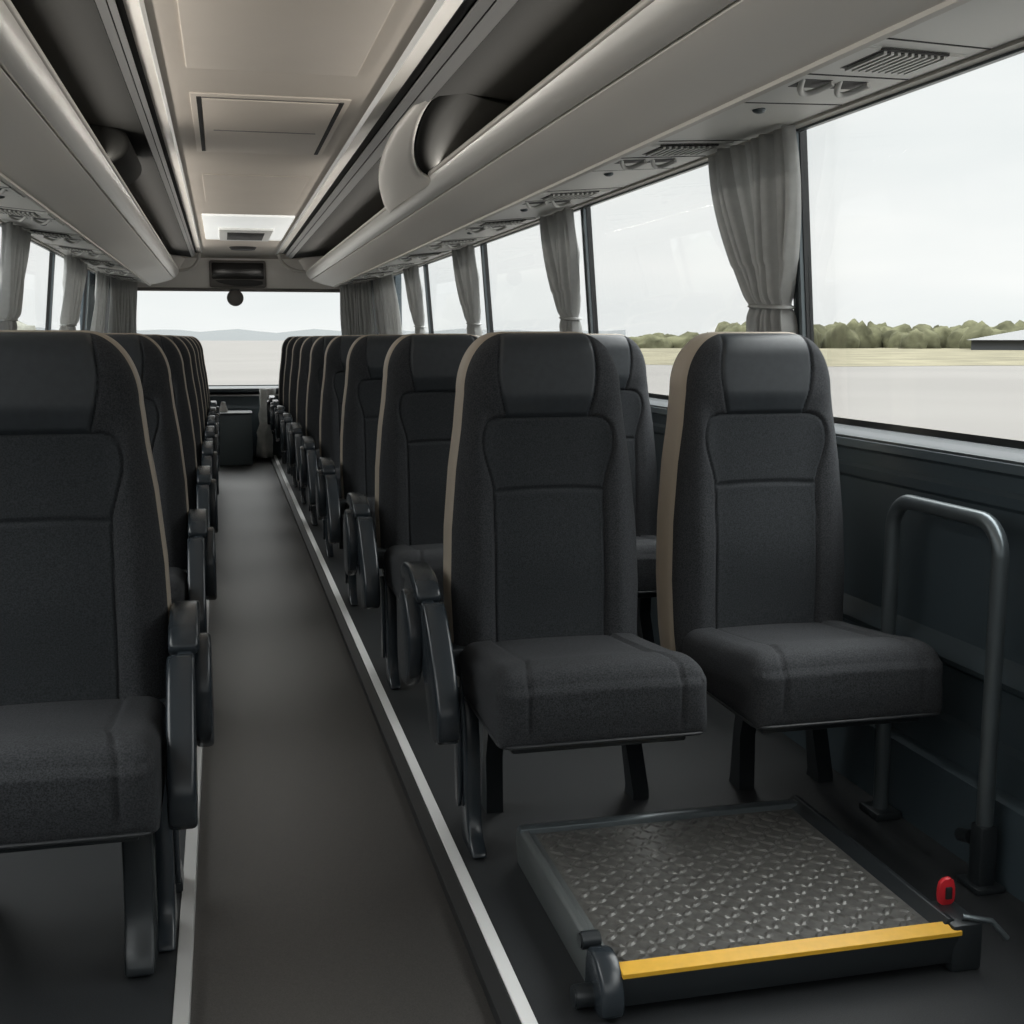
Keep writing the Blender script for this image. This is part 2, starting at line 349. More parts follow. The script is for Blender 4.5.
# dashboard
da = empty('dashboard', (.2, 13.2, 0), 'dark slate dashboard ledge running across under the windscreen', 'dashboard')
obj('body', prism([(-.45, -.0), (-.45, .50), (-.30, .62), (.33, .66), (.33, 0)], 'x', -1.1, 1.1, .01), M['wall'], da, sharp=40)
boxo('top_ledge', -1.1, 1.1, -.32, .33, .66, .70, M['sill'], da, .01)
boxo('top_strip', -1.1, 1.1, -.30, -.26, .615, .635, M['alu_dull'], da, .004)
cb = empty('front_cabinet', (.09, 12.3, -.03), 'low dark box cabinet closing the far end of the aisle', 'cabinet')
boxo('body', -.19, .17, -.15, .25, 0, .50, M['cabinet'], cb, .01)
boxo('top', -.2, .18, -.16, .26, .50, .52, M['sill'], cb, .006)
cv = bmesh.new(); n = 14
o = pydata('draped_cover', *(lambda: ([(.385+.075*math.cos(a)*(1+.25*math.sin(3*a+j*.7))*(1.25 if 3 < j < 6 else 1)+(.06 if j > 3 else 0), 12.58+.08*math.sin(a)*(1+.2*math.cos(4*a)), .0+j*.088) for j in range(9) for a in [2*math.pi*i/24 for i in range(24)]],
     [(j*24+i, j*24+(i+1) % 24, (j+1)*24+(i+1) % 24, (j+1)*24+i) for j in range(8) for i in range(24)]+[tuple(8*24+i for i in range(24)), tuple(range(24))[::-1]]))(), M['cover'])
tag(o, 'pale grey crumpled cover standing right of the dark front cabinet', 'cover'); cv.free()
bm = bmesh.new(); bmesh.ops.create_cone(bm, cap_ends=True, segments=12, radius1=.045, radius2=.02, depth=.10)
o = obj('tissue_pack', bm, M['cover'], sharp=40); o.location = (-.01, 12.33, .49+.051); tag(o, 'tiny pale cone shaped item on top of the dark front cabinet', 'small item')

# ---------------------------------------------------------------- side walls, pillars, windows
def wallpts(sg):
    pr = [(1.74, .965), (1.715, .968), (1.675, .945), (1.672, .925), (1.690, .915), (1.694, .88), (1.683, .87), (1.688, .845), (1.700, .835), (1.705, .50), (1.680, .475), (1.672, .455), (1.680, .44), (1.715, .42),
          (1.715, .30), (1.695, .29), (1.695, .20), (1.66, .19), (1.66, .0), (1.80, .0), (1.80, .965)]
    if sg > 0: return pr
    return [(-(x-1.70)-1.225, z) for x, z in pr]
for sg, nm in ((1, 'wall_right'), (-1, 'wall_left')):
    wl = struct(obj(nm, prism(wallpts(sg), 'y', YB, 12.15), M['wall'], sharp=25))
    base = 1.70 if sg > 0 else -1.225
    obj('sill_cap', prism([(base+sg*.04, .972), (base+sg*.015, .976), (base-sg*.022, .953), (base-sg*.021, .946), (base+sg*.04, .962)], 'y', YB, 12.15), M['sill'], wl, sharp=25)
    obj('window_rubber', prism([(base+sg*.03, .974), (base+sg*.018, .978), (base+sg*.018, .994), (base+sg*.032, .990)], 'y', YB, 12.15), M['black'], wl)
    top = 1.60 if sg > 0 else -1.10
    posts = (-1.0, 1.12, 3.245, 5.32, 7.52, 9.75, 11.9) if sg > 0 else (-.2, 2.1, 4.4, 6.6, 8.95, 11.2)
    A0 = base-sg*.022
    for i, py in enumerate(posts):
        def pil(dx0, dx1, y0, y1, m, name, par):
            bm = bmesh.new(); V = []
            for zz, bx in ((.96, A0), (1.83, top+sg*.01)):
                for dx, yy in ((dx0, y0), (dx1, y0), (dx1, y1), (dx0, y1)): V.append(bm.verts.new((bx+sg*dx, yy, zz)))
            for f in ((3, 2, 1, 0), (4, 5, 6, 7), (0, 1, 5, 4), (1, 2, 6, 5), (2, 3, 7, 6), (3, 0, 4, 7)): bm.faces.new([V[q] for q in f])
            return obj(name, bm, m, par)
        p = pil(0, .022, py-.01, py+.065, M['black'], 'pillar', wl)
        pil(-.012, .0, py-.006, py+.012, M['steel'], 'pillar_strip', p)
        pil(-.010, .0, py+.034, py+.048, M['steel'], 'pillar_strip', p)
    for i in range(len(posts)):
        y0 = posts[i]+.065; y1 = posts[i+1]-.01 if i+1 < len(posts) else 12.4
        bm = bmesh.new(); V = []
        for zz, bx in ((.97, A0), (1.83, top+sg*.01)):
            for dx, yy in ((.008, y0), (.013, y0), (.013, y1), (.008, y1)): V.append(bm.verts.new((bx+sg*dx, yy, zz)))
        for f in ((3, 2, 1, 0), (4, 5, 6, 7), (0, 1, 5, 4), (1, 2, 6, 5), (2, 3, 7, 6), (3, 0, 4, 7)): bm.faces.new([V[q] for q in f])
        struct(obj('window_%d' % (2+i+(10 if sg < 0 else 0)), bm, M['glass']))
# rear wall with a rear window behind the camera
wr = bmesh.new()
box(wr, -1.25, 1.75, YB-.1, YB, -.1, .95); box(wr, -1.25, 1.75, YB-.1, YB, 1.80, 2.15)
box(wr, -1.25, -1.05, YB-.1, YB, .95, 1.8); box(wr, 1.55, 1.75, YB-.1, YB, .95, 1.8)
struct(obj('wall_rear', wr, M['wall']))

struct(boxo('window_30', -1.05, 1.55, YB-.055, YB-.05, .95, 1.80, M['glass']))

# ---------------------------------------------------------------- curtains
def curtain(A, B, anchor, label, sg, tie=True, ztop=1.835, pleats=7, tiew=.24, lean=.10, hem=.985, amp=.032, group='grey window curtains'):
    A = Vector(A); B = Vector(B); d = B-A; Ln = d.length; dn = d/Ln; nn = Vector((-dn.y, dn.x))
    nu, nv = pleats*16, 60; v = []; zt = 1.315
    rnd = random.Random(hash(label) % 1000 if False else int(Ln*1000)+pleats)
    ph = [rnd.uniform(-.8, .8) for _ in range(nu+1)]
    for j in range(nv+1):
        t = j/nv; z = ztop+(hem-ztop)*t
        if tie:
            if z > zt: q = (ztop-z)/(ztop-zt); s = 1-(1-tiew)*(q**1.7*(1.0)); s = 1-(1-tiew)*(math.sin(q*math.pi/2)**2.2*.55+q**3*.45)
            else: q = (zt-z)/(zt-hem); s = tiew+(.44-tiew)*min(1, (q*5))**.6
            near = math.exp(-((z-zt)/.02)**2)
        else: s = 1; near = 0
        for i in range(nu+1):
            u = i/nu
            a = u*pleats*2*math.pi + .6*math.sin(u*9+1.3) + .5*math.sin(z*4+u*5)
            uu = anchor+(u-anchor)*s + .12/pleats*math.sin(a*2)*s*.5
            am = amp*(1.0+.35*math.sin(u*17+2))*(.85 if s < .6 else 1)*(1-.4*near)
            off = sg*am*(2*abs(math.sin(a/2))**.6-1)+.008*math.sin(z*7+u*11)
            p = A+dn*(uu*Ln)+nn*off
            x = p.x + sg*lean*(1.83-z)/.86
            v.append((x, p.y, z))
    f = [(j*(nu+1)+i, j*(nu+1)+i+1, (j+1)*(nu+1)+i+1, (j+1)*(nu+1)+i) for j in range(nv) for i in range(nu)]
    o = pydata('curtain', v, f, M['curtain'], None, True)
    so = o.modifiers.new('thick', 'SOLIDIFY'); so.thickness = .004
    tag(o, label, 'curtain', group)
    if tie:
        mid = A+dn*((anchor+(.5-anchor)*tiew)*Ln); cx = mid.x+sg*lean*(1.83-zt)/.86
        pts = [(cx+.034*math.cos(a)*abs(dn.y)+0, mid.y+tiew*Ln*.56*math.sin(a), zt+.006*math.sin(a)) for a in [2*math.pi*k/24 for k in range(25)]]
        tube(pts, .005, 'tieback', M['curtain'], o, 8, .011)
    return o
cl = ['grey tied curtain beside the nearest right window, largest in view', 'grey tied curtain at the second post along the right windows',
      'grey tied curtain at the third post along the right windows', 'narrow grey curtain at the fourth post along the right windows']
for (y0, y1), lb in zip(((3.14, 3.76), (5.34, 5.90), (7.56, 8.25), (9.80, 10.5)), cl):
    curtain((1.56, y0), (1.56, y1), .38, lb, 1, True, 1.80, 9, .36)
curtain((1.545, 1.2), (1.545, 1.7), .25, 'grey tied curtain beyond the right edge of the photo', 1, True, 1.80, 9, .36)
curtain((1.545, 11.15), (1.50, 12.3), .3, 'grey untied curtain along the last right window before the front corner', 1, False, 1.80, 12, amp=.02)
curtain((1.50, 12.45), (1.22, 12.88), .3, 'grey untied curtain gathered across the front right corner of the windscreen', 1, False, 1.80, 10, lean=.03, amp=.02)
for (y0, y1), lb in zip(((6.62, 7.28), (9.08, 10.2)), ('grey curtain at the left edge of the photo by the left windows', 'grey tied curtain at the second visible post of the left windows')):
    curtain((-1.045, y0), (-1.045, y1), .25, lb, -1, True, 1.80, 9, .6)
curtain((-1.045, 11.25), (-1.04, 12.2), .2, 'grey curtain on the left wall just before the front corner', -1, False, 1.80, 9, amp=.018)
curtain((-1.03, 12.25), (-.83, 12.88), .2, 'dark grey curtain gathered across the front left corner of the windscreen', -1, False, 1.80, 9, lean=.03, amp=.02)

# ---------------------------------------------------------------- seats
ZB, ZT = .38, 1.232
def hw(z):
    ks = [(.36, .228), (.46, .238), (.60, .243), (.75, .238), (.90, .224), (1.0, .209), (1.06, .203), (1.085, .200)]
    if z >= 1.085:
        q = min(1, (z-1.085)/(ZT-1.085)); return .092+.108*math.sqrt(max(0, 1-q**2.0))
    for (a, b), (c, d) in zip(ks, ks[1:]):
        if z <= c:
            s = (z-a)/(c-a); return b+(d-b)*s
    return ks[-1][1]
def hb(z):
    if z < .84: return .140
    s = min(1, (z-.84)/.13); s = s*s*(3-2*s); return .140+.027*s
def Fi(x, z): return (abs(x)/hb(z))**8+(max(0, z-.85)/(.178+.0*x))**8-1
def Fd(x, z):
    e = 1e-4; f = Fi(x, z); gx = (Fi(x+e, z)-Fi(x-e, z))/(2*e); gz = (Fi(x, z+e)-Fi(x, z-e))/(2*e)
    return f/max(1e-6, math.hypot(gx, gz)) if f < 40 else .1
def smooth(a, b, x): s = max(0, min(1, (x-a)/(b-a))); return s*s*(3-2*s)
def recl(z): return (z-.47)*.075
def yfront(x, z, wz):
    u = min(1, abs(x)/wz)
    edge = max(0, 1-u**7)**.5
    tt = (ZT-z)/.06; edge *= (1-max(0, 1-tt)**2.6)**.5 if tt < 1 else 1
    tb = (z-ZB)/.05; edge *= (1-max(0, 1-tb)**2.6)**.5 if tb < 1 else 1
    y = .055-edge*.045
    y -= .018*math.exp(-((abs(x)-.185)/.035)**2)*edge*(1-smooth(.98, 1.08, z))   # bolsters
    y -= .016*smooth(1.02, 1.09, z)*edge*(1-(x/.2)**2*.5)                        # headrest swell
    y -= .012*math.exp(-((z-.68)/.12)**2)*(1-(x/.25)**2)*edge                    # lumbar
    d = Fd(x, z); g = 0
    g = max(g, math.exp(-(d/.0045)**2))
    if d < 0:
        y += .004*smooth(0, .012, -d)
        g = max(g, .8*math.exp(-((z-(.852-.25*x*x))/.004)**2))
    elif z > 1.02: g = max(g, .8*math.exp(-((abs(x)-(.104+.02*math.sin((z-1.03)*14)))/.004)**2))
    return y+.009*g+recl(z)
def back_meshes():
    nx, nz = 112, 176; V = []; ids = {}
    zs = []
    for j in range(nz+1):
        t = j/nz; zs.append(ZB+(ZT-ZB)*(t+.04*math.sin(2*math.pi*t)*-1 if False else 1-(1-t)**1.15))
    G = []
    for z in zs:
        wz = hw(z); row = []
        for i in range(nx+1):
            u = -1+2*i/nx; u = math.copysign(abs(u)**.92, u); x = u*wz; row.append((x, yfront(x, z, wz), z))
        G.append(row)
    regs = {'bolsters': [], 'insert': [], 'headrest': []}
    for j in range(nz):
        for i in range(nx):
            x = (G[j][i][0]+G[j][i+1][0]+G[j+1][i][0]+G[j+1][i+1][0])/4; z = (zs[j]+zs[j+1])/2; d = Fd(x, z)
            if d < 0: k = 'insert'
            elif z > 1.02 and abs(x) < .104+.02*math.sin((z-1.03)*14): k = 'headrest'
            else: k = 'bolsters'
            regs[k].append((i, j))
    res = {}
    for k, cells in regs.items():
        mp = {}; v = []; f = []
        def idx(i, j):
            if (i, j) not in mp: mp[(i, j)] = len(v); v.append(G[j][i])
            return mp[(i, j)]
        for i, j in cells: f.append((idx(i, j), idx(i+1, j), idx(i+1, j+1), idx(i, j+1)))
        me = bpy.data.meshes.new(k); me.from_pydata(v, [], f); me.update()
        for p in me.polygons: p.use_smooth = True
        res[k] = me
    # outline ring
    ring = [(-hw(z), z) for z in zs]+[(-hw(ZT)+2*hw(ZT)*k/14, ZT) for k in range(1, 14)]+[(hw(z), z) for z in reversed(zs)]
    ring += [(hw(ZB)-2*hw(ZB)*k/14, ZB) for k in range(1, 14)]
    n = len(ring)
    def loft(levels):
        v = []; f = []
        cx, cz = 0, .8
        for (y, ins) in levels:
            for (x, z) in ring:
                sx = (abs(x)-ins)/abs(x) if abs(x) > .03 else 1
                zz = z-ins*smooth(1.12, ZT, z)+ins*smooth(ZB+.08, ZB, z)
                v.append((x*max(0, sx), y+recl(z), zz))
        for a in range(len(levels)-1):
            for i in range(n): f.append((a*n+i, a*n+(i+1) % n, (a+1)*n+(i+1) % n, (a+1)*n+i))
        return v, f
    v, f = loft([(.0555, .0), (.060, .006), (.064, .006), (.068, -.001), (.09, -.004), (.15, -.003), (.185, .004), (.195, .010)])
    me = bpy.data.meshes.new('side_shell'); me.from_pydata(v, [], f); me.update(); [setattr(p, 'use_smooth', True) for p in me.polygons]; res['side_shell'] = me
    v, f = loft([(.190, .006), (.21, .018), (.22, .04)]); f.append(tuple(2*n+i for i in range(n)))
    me = bpy.data.meshes.new('back_shell'); me.from_pydata(v, [], f); me.update(); [setattr(p, 'use_smooth', True) for p in me.polygons]; me.set_sharp_from_angle(angle=.6); res['back_shell'] = me
    return res
def cushion_mesh():
    bm = bmesh.new(); W, D, H, r = .472, .475, .145, .042
    nx, ny, nz_ = 72, 60, 18; v = {}
    def P(i, j, k):
        key = (i, j, k)
        if key in v: return v[key]
        x = -W/2+W*i/nx; y = -D/2+D*j/ny; z = -H/2+H*k/nz_
        q = Vector((x, y, z)); rr = r
        c = Vector((max(-W/2+rr, min(W/2-rr, x)), max(-D/2+rr, min(D/2-rr, y)), max(-H/2+rr, min(H/2-rr, z))))
        # bottom edges tighter
        if k < nz_/2: rb = .018; c = Vector((max(-W/2+rb, min(W/2-rb, x)), max(-D/2+rb, min(D/2-rb, y)), max(-H/2+rb, min(H/2-rb, z)))); rr = rb if k == 0 else rb+(r-rb)*(k/(nz_/2)); c = Vector((max(-W/2+rr, min(W/2-rr, x)), max(-D/2+rr, min(D/2-rr, y)), max(-H/2+rr, min(H/2-rr, z))))
        dv = q-c; p = c+dv.normalized()*rr if dv.length > 1e-6 else q
        nrm = dv.normalized() if dv.length > 1e-6 else Vector((0, 0, 1))
        top = k >= nz_/2
        u = (p.y+D/2)/D      # 0 front, 1 back
        lift = .018*math.exp(-((u-.16)/.18)**2)-.022*smooth(.35, 1, u)
        z2 = p.z+(lift+.008*(1-(p.x/(W/2))**2))*(smooth(-H/2, H/2, p.z))
        g = math.exp(-((abs(p.x)-.150-.02*smooth(.3, 0, u))/.0042)**2)*smooth(-H*.42, -H*.15, p.z)*(smooth(1.0, .93, u))
        inset = .005*(1 if abs(p.x) < .145 else 0)*smooth(.22, .34, u)*smooth(.0, .3, p.z/H)
        g2 = math.exp(-((u-.30-.25*(abs(p.x)/.15)**4*.2)/.012)**2)*(abs(p.x) < .15)*.5 if top and k == nz_ else 0
        q2 = Vector((p.x, p.y, z2-inset))-nrm*.008*g-Vector((0, 0, .004*g2))
        if p.y < 0 and p.z < H*.3: q2.y -= .010*smooth(-H/2, 0, p.z)*smooth(-D*.3, -D/2, p.y)
        v[key] = bm.verts.new(q2); return v[key]
    for i in range(nx):
        for j in range(ny):
            bm.faces.new((P(i, j, nz_), P(i+1, j, nz_), P(i+1, j+1, nz_), P(i, j+1, nz_))); bm.faces.new((P(i, j, 0), P(i, j+1, 0), P(i+1, j+1, 0), P(i+1, j, 0)))
        for k in range(nz_):
            bm.faces.new((P(i, 0, k), P(i+1, 0, k), P(i+1, 0, k+1), P(i, 0, k+1))); bm.faces.new((P(i, ny, k), P(i, ny, k+1), P(i+1, ny, k+1), P(i+1, ny, k)))
    for j in range(ny):
        for k in range(nz_):
            bm.faces.new((P(0, j, k), P(0, j, k+1), P(0, j+1, k+1), P(0, j+1, k))); bm.faces.new((P(nx, j, k), P(nx, j+1, k), P(nx, j+1, k+1), P(nx, j, k+1)))
    return bm
BK = back_meshes()
def make_seat(loc, arm, front_leg, label, group, legs=(-.185, .185), ax=.262, ay=.10):
    """arm: -1 / +1 aisle side, 0 none"""
    r = empty('coach_seat', loc, label, 'seat', group)
    link('bolsters', BK['bolsters'], M['fabric'], r); link('insert', BK['insert'], M['insert'], r); link('headrest', BK['headrest'], M['vinyl'], r)
    link('side_shell', BK['side_shell'], M['tan'], r); link('back_shell', BK['back_shell'], M['shell'], r)
    cu = obj('seat_cushion', cushion_mesh(), M['fabric'], r, True); cu.location = (0, -.205, .432)
    # piping round the bottom of the cushion
    pts = []; W, D, q = .232, .236, .03
    for (cx, cy, a0) in ((W-q, D-q, 0), (-W+q, D-q, 90), (-W+q, -D+q, 180), (W-q, -D+q, 270)):
        for k in range(6): a = math.radians(a0+k*18); pts.append((cx+q*math.cos(a), cy+q*math.sin(a), -.066))
    pts.append(pts[0]); tube(pts, .004, 'piping', M['shell'], cu, 8)
    boxo('seat_pan', -.20, .20, -.40, .12, .335, .365, M['metal_dark'], r, .008)
    boxo('hinge_beam', -.225, .225, .05, .12, .32, .42, M['metal_dark'], r, .01)
    if arm:
        s = arm; xa = s*ax
        def sh(pp, it=1): return smoothpoly([(a_+ay, b_-.01) for a_, b_ in pp], it)
        boxo('arm_bracket', min(s*.19, xa+s*.02), max(s*.19, xa+s*.02), .0, .07, .40, .47, M['metal_dark'], r, .006)
        pr = sh([(.12, .52), (.10, .60), (.02, .645), (-.10, .645), (-.22, .60), (-.33, .52), (-.40, .42), (-.40, .34), (-.35, .30), (-.28, .32), (-.24, .40), (-.16, .46), (-.05, .48), (.05, .47)], 2)
        a = obj('arm_shield', prism(pr, 'x', xa, xa+s*.034, .007), M['plastic'], r, sharp=45)
        pd = sh([(.08, .655), (-.02, .672), (-.13, .660), (-.20, .628), (-.185, .59), (-.12, .61), (-.02, .625), (.08, .61)])
        obj('arm_pad', prism(pd, 'x', xa-s*.016, xa+s*.044, .010, 3), M['plastic'], r, sharp=50)
        pd = sh([(-.21, .622), (-.30, .56), (-.385, .47), (-.425, .39), (-.42, .345), (-.40, .315), (-.375, .325), (-.34, .42), (-.28, .50), (-.20, .575)])
        obj('arm_pad', prism(pd, 'x', xa-s*.018, xa+s*.036, .010, 3), M['plastic'], r, sharp=50)
        dsk = [(ay-.10+.10*math.cos(t_), .49+.12*math.sin(t_)) for t_ in [2*math.pi*k/28 for k in range(28)]]
        obj('pivot_disc', prism(dsk, 'x', xa+s*.03, xa+s*.066, .009, 3), M['plastic'], r, sharp=45)
        # bracket leg on the aisle side
        lg = smoothpoly([(-.02, .44), (-.07, .36), (-.10, .25), (-.105, .12), (-.12, .045), (-.17, .018), (-.175, .0), (-.02, .0), (-.045, .06), (-.04, .18), (.0, .32), (.06, .42)], 1)
        xl = s*.222
        lo = obj('leg', prism(lg, 'x', xl-.018, xl+.018, .006), M['plastic'], r, sharp=45)
        lg2 = smoothpoly([(-.01, .38), (-.045, .30), (-.055, .18), (-.05, .09), (-.02, .075), (.0, .12), (.0, .22), (.04, .36)], 1)
        obj('leg_cover', prism(lg2, 'x', xl+s*.018, xl+s*.028, .003), M['plastic'], lo, sharp=45)
    for s, x in zip((-1, 1), legs):
        kx = .04*s if s > 0 else 0
        bm = bmesh.new(); V = []
        for zz, dx, y0, y1 in ((.0, kx, .10, .17), (.02, kx, .10, .165), (.15, kx*.5, .105, .15), (.36, 0, .04, .11)):
            V.append([bm.verts.new((x+dx-.022, y0, zz)), bm.verts.new((x+dx+.022, y0, zz)), bm.verts.new((x+dx+.022, y1, zz)), bm.verts.new((x+dx-.022, y1, zz))])
        for a, b in zip(V, V[1:]):
            for q in range(4): bm.faces.new((a[q], a[(q+1) % 4], b[(q+1) % 4], b[q]))
        bm.faces.new(V[0][::-1]); bm.faces.new(V[-1]); bmesh.ops.bevel(bm, geom=[e for e in bm.edges if e.calc_face_angle(0) > 1], offset=.005, segments=2, affect='EDGES')
        obj('leg', bm, M['metal_dark'], r, sharp=45)
    if front_leg:
        s = front_leg
        lg = smoothpoly([(-.20, .365), (-.205, .2), (-.215, .10), (-.26, .035), (-.27, .0), (-.14, .0), (-.155, .07), (-.145, .2), (-.12, .365)], 1)
        obj('leg', prism(lg, 'x', s*.178-.028, s*.178+.028, .007), M['metal_dark'], r, sharp=45)
    return r
def copy_seat(root, loc, label, group):
    c = root.copy(); COL.objects.link(c); c.location = loc; c['label'] = label; c['group'] = group
    for ch in root.children:
        d = ch.copy(); COL.objects.link(d); d.parent = c
        for g2 in ch.children: e = g2.copy(); COL.objects.link(e); e.parent = d
    return c
ORD = ['first', 'second', 'third', 'fourth', 'fifth', 'sixth', 'seventh', 'eighth', 'ninth']
RY = [2.80, 4.22, 5.58, 6.85, 8.02, 9.10, 10.15, 11.15, 12.05]
LY = [2.52, 3.98, 5.38, 6.70, 7.9, 9.0, 10.1, 11.15]
cols = [(.773, -1, 0, 'right', 'aisle'), (1.353, 0, 0, 'right', 'window'), (-.372, 1, 1, 'left', 'aisle'), (-.880, 0, 1, 'left', 'window')]
for (x, arm, fl_, sd, kind) in cols:
    grp = 'charcoal coach seats on the %s side of the aisle' % sd; proto = None
    for k, y in enumerate(RY if sd == 'right' else LY):
        if kind == 'window' and sd == 'left' and k == 0: pass
        if k == 0:
            lb = {('right', 'aisle'): 'charcoal high backed seat beside the aisle, directly behind the lift platform', ('right', 'window'): 'charcoal seat by the nearest right window, next to the bent handrail',
                  ('left', 'aisle'): 'large charcoal seat cut off at the left edge of the photo', ('left', 'window'): 'nearest left window seat, beyond the left edge of the photo'}[(sd, kind)]
            s0 = proto = make_seat((x, y, 0), arm, fl_, lb, grp, *{('right', 'aisle'): ((-.125, .235), .298, .17), ('right', 'window'): ((.0, .195), .26, .1)}.get((sd, kind), ()))
        else:
            lb = 'charcoal %s seat with beige shell, %s row from the camera, %s of aisle' % (kind, ORD[k], sd)
            copy_seat(proto, (x, y, 0), lb, grp)

# ---------------------------------------------------------------- wheelchair platform
pf = empty('wheelchair_lift_platform', (1.0, 2.24, 0), 'grey tread plate platform with yellow front edge on the floor before the right seats', 'lift platform')
X0, X1, Y0, Y1 = -.368, .345, -.325, .335; ZP = .085
bm = box(bmesh.new(), X0+.03, X1-.03, Y0+.015, Y1-.02, .05, ZP)
# raised leaf shaped studs of the tread plate
def stud(bm, cx, cy, ang, a=.0165, b=.0062, hgt=.0032):
    ca, sa = math.cos(ang), math.sin(ang); n = 8; ringv = []
    for k in range(n):
        t_ = 2*math.pi*k/n; px, py = a*math.cos(t_), b*math.sin(t_)
        ringv.append(bm.verts.new((cx+px*ca-py*sa, cy+px*sa+py*ca, ZP)))
    r2 = []
    for k in range(n):
        t_ = 2*math.pi*k/n; px, py = a*.5*math.cos(t_), b*.5*math.sin(t_)
        r2.append(bm.verts.new((cx+px*ca-py*sa, cy+px*sa+py*ca, ZP+hgt)))
    for k in range(n): bm.faces.new((ringv[k], ringv[(k+1) % n], r2[(k+1) % n], r2[k]))
    bm.faces.new(r2)
i = 0; yy = Y0+.05
while yy < Y1-.03:
    j = 0; xx = X0+.055
    while xx < X1-.045:
        stud(bm, xx, yy, math.radians(45 if (i+j) % 2 else -45), .019, .0095, .003); xx += .030; j += 1
    yy += .030; i += 1
obj('deck', bm, M['deck'], pf)
tag(obj('yellow_edge', prism([(Y0-.004, ZP+.003), (Y0+.030, ZP+.010), (Y0+.030, ZP+.002), (Y0-.004, ZP-.006)], 'x', X0+.03, X1+.005, .001), M['yellow'], pf), 'bright yellow strip')
obj('front_flap', prism([(Y0-.002, ZP-.004), (Y0+.02, ZP+.0), (Y0+.02, .02), (Y0+.006, .02)], 'x', X0+.03, X1, .002), M['metal_dark'], pf, sharp=40)
obj('side_rail', prism([(X0+.002, .0), (X0-.002, .055), (X0+.000, .088), (X0+.006, .094), (X0+.018, .094), (X0+.022, .087), (X0+.034, .086), (X0+.034, .02)], 'y', Y0+.06, Y1+.02, .002), M['rail_grey'], pf, sharp=40)
obj('side_rail', prism([(X1+.012, .0), (X1+.018, .055), (X1+.004, .100), (X1-.010, .104), (X1-.020, .092), (X1-.034, .086), (X1-.034, .02)], 'y', Y0+.02, Y1+.02, .003), M['metal_dark'], pf, sharp=40)
boxo('rear_rail', X0, X1, Y1-.02, Y1+.012, .02, .098, M['steel'], pf, .004)
obj('corner_bracket', prism(smoothpoly([(Y0-.015, .0), (Y0-.02, .05), (Y0+.01, .10), (Y0+.05, .112), (Y0+.095, .10), (Y0+.10, .0)], 1), 'x', X0-.012, X0+.032, .008), M['plastic'], pf, sharp=45)
for (cx, cy, cz, r_, m_) in ((X0+.0, Y0+.105, .104, .017, 'metal_dark'), (X0-.028, Y0+.05, .026, .022, 'metal_dark')):
    bm = bmesh.new(); bmesh.ops.create_cone(bm, cap_ends=True, segments=24, radius1=r_, radius2=r_, depth=.04, matrix=Matrix.Translation((cx, cy, cz)) @ Matrix.Rotation(math.pi/2, 4, 'Y'))
    bmesh.ops.bevel(bm, geom=[e for e in bm.edges if e.calc_face_angle(0) > 1], offset=.003, segments=2, affect='EDGES'); obj('roller', bm, M[m_], pf, sharp=40)
boxo('latch_block', X1-.012, X1+.055, Y0+.0, Y0+.11, .0, .098, M['metal_dark'], pf, .008)
tube([(X1+.02, Y0+.02, .105), (X1+.07, Y0-.0, .10), (X1+.10, Y0-.01, .065)], .006, 'latch_rod', M['steel'], pf, 10)
o = obj('release_clip', prism(smoothpoly([(-.018, 0), (-.022, .03), (-.016, .055), (.010, .06), (.018, .03), (.014, 0)], 1), 'y', -.006, .006, .003), M['red'], pf, sharp=40); o.location = (X1+.03, Y0+.09, .095); tag(o, 'red release clip')
boxo('clip_button', X1+.023, X1+.037, Y0+.080, Y0+.086, .110, .135, M['groove'], pf, .002)

# ---------------------------------------------------------------- handrail
hr = empty('handrail', (1.615, 2.445, 0), 'bent dark grey tubular handrail standing by the right wall', 'handrail')
def arch(y0, y1, zt, zb0, zb1, r):
    pts = [(0, y0, zb0), (0, y0, (zb0+zt)/2), (0, y0, zt-r)]
    for k in range(1, 9): a = k/8*math.pi/2; pts.append((0, y0+r-r*math.cos(a), zt-r+r*math.sin(a)))
    for k in range(0, 9): a = k/8*math.pi/2; pts.append((0, y1-r+r*math.sin(a), zt-r+r*math.cos(a)))
    pts += [(0, y1, (zb1+zt)/2), (0, y1, zb1)]
    return pts
tube(arch(-.215, .215, .825, .14, .02, .075), .0185, 'rail', M['steel'], hr, 20)
boxo('foot_bracket', -.022, .022, -.238, -.192, .0, .15, M['metal_dark'], hr, .008)
boxo('base_plate', -.035, .035, -.255, -.17, .0, .014, M['metal_dark'], hr, .004)
boxo('base_plate', -.035, .035, .17, .26, .0, .02, M['metal_dark'], hr, .004)
tube([(0, -.17, .10), (0, -.13, .09)], .016, 'lock_knob', M['metal_dark'], hr, 16)

# ---------------------------------------------------------------- outside
ZG = -1.35
struct(boxo('ground', -900, 900, -300, 1500, ZG-.5, ZG, M['tarmac']))
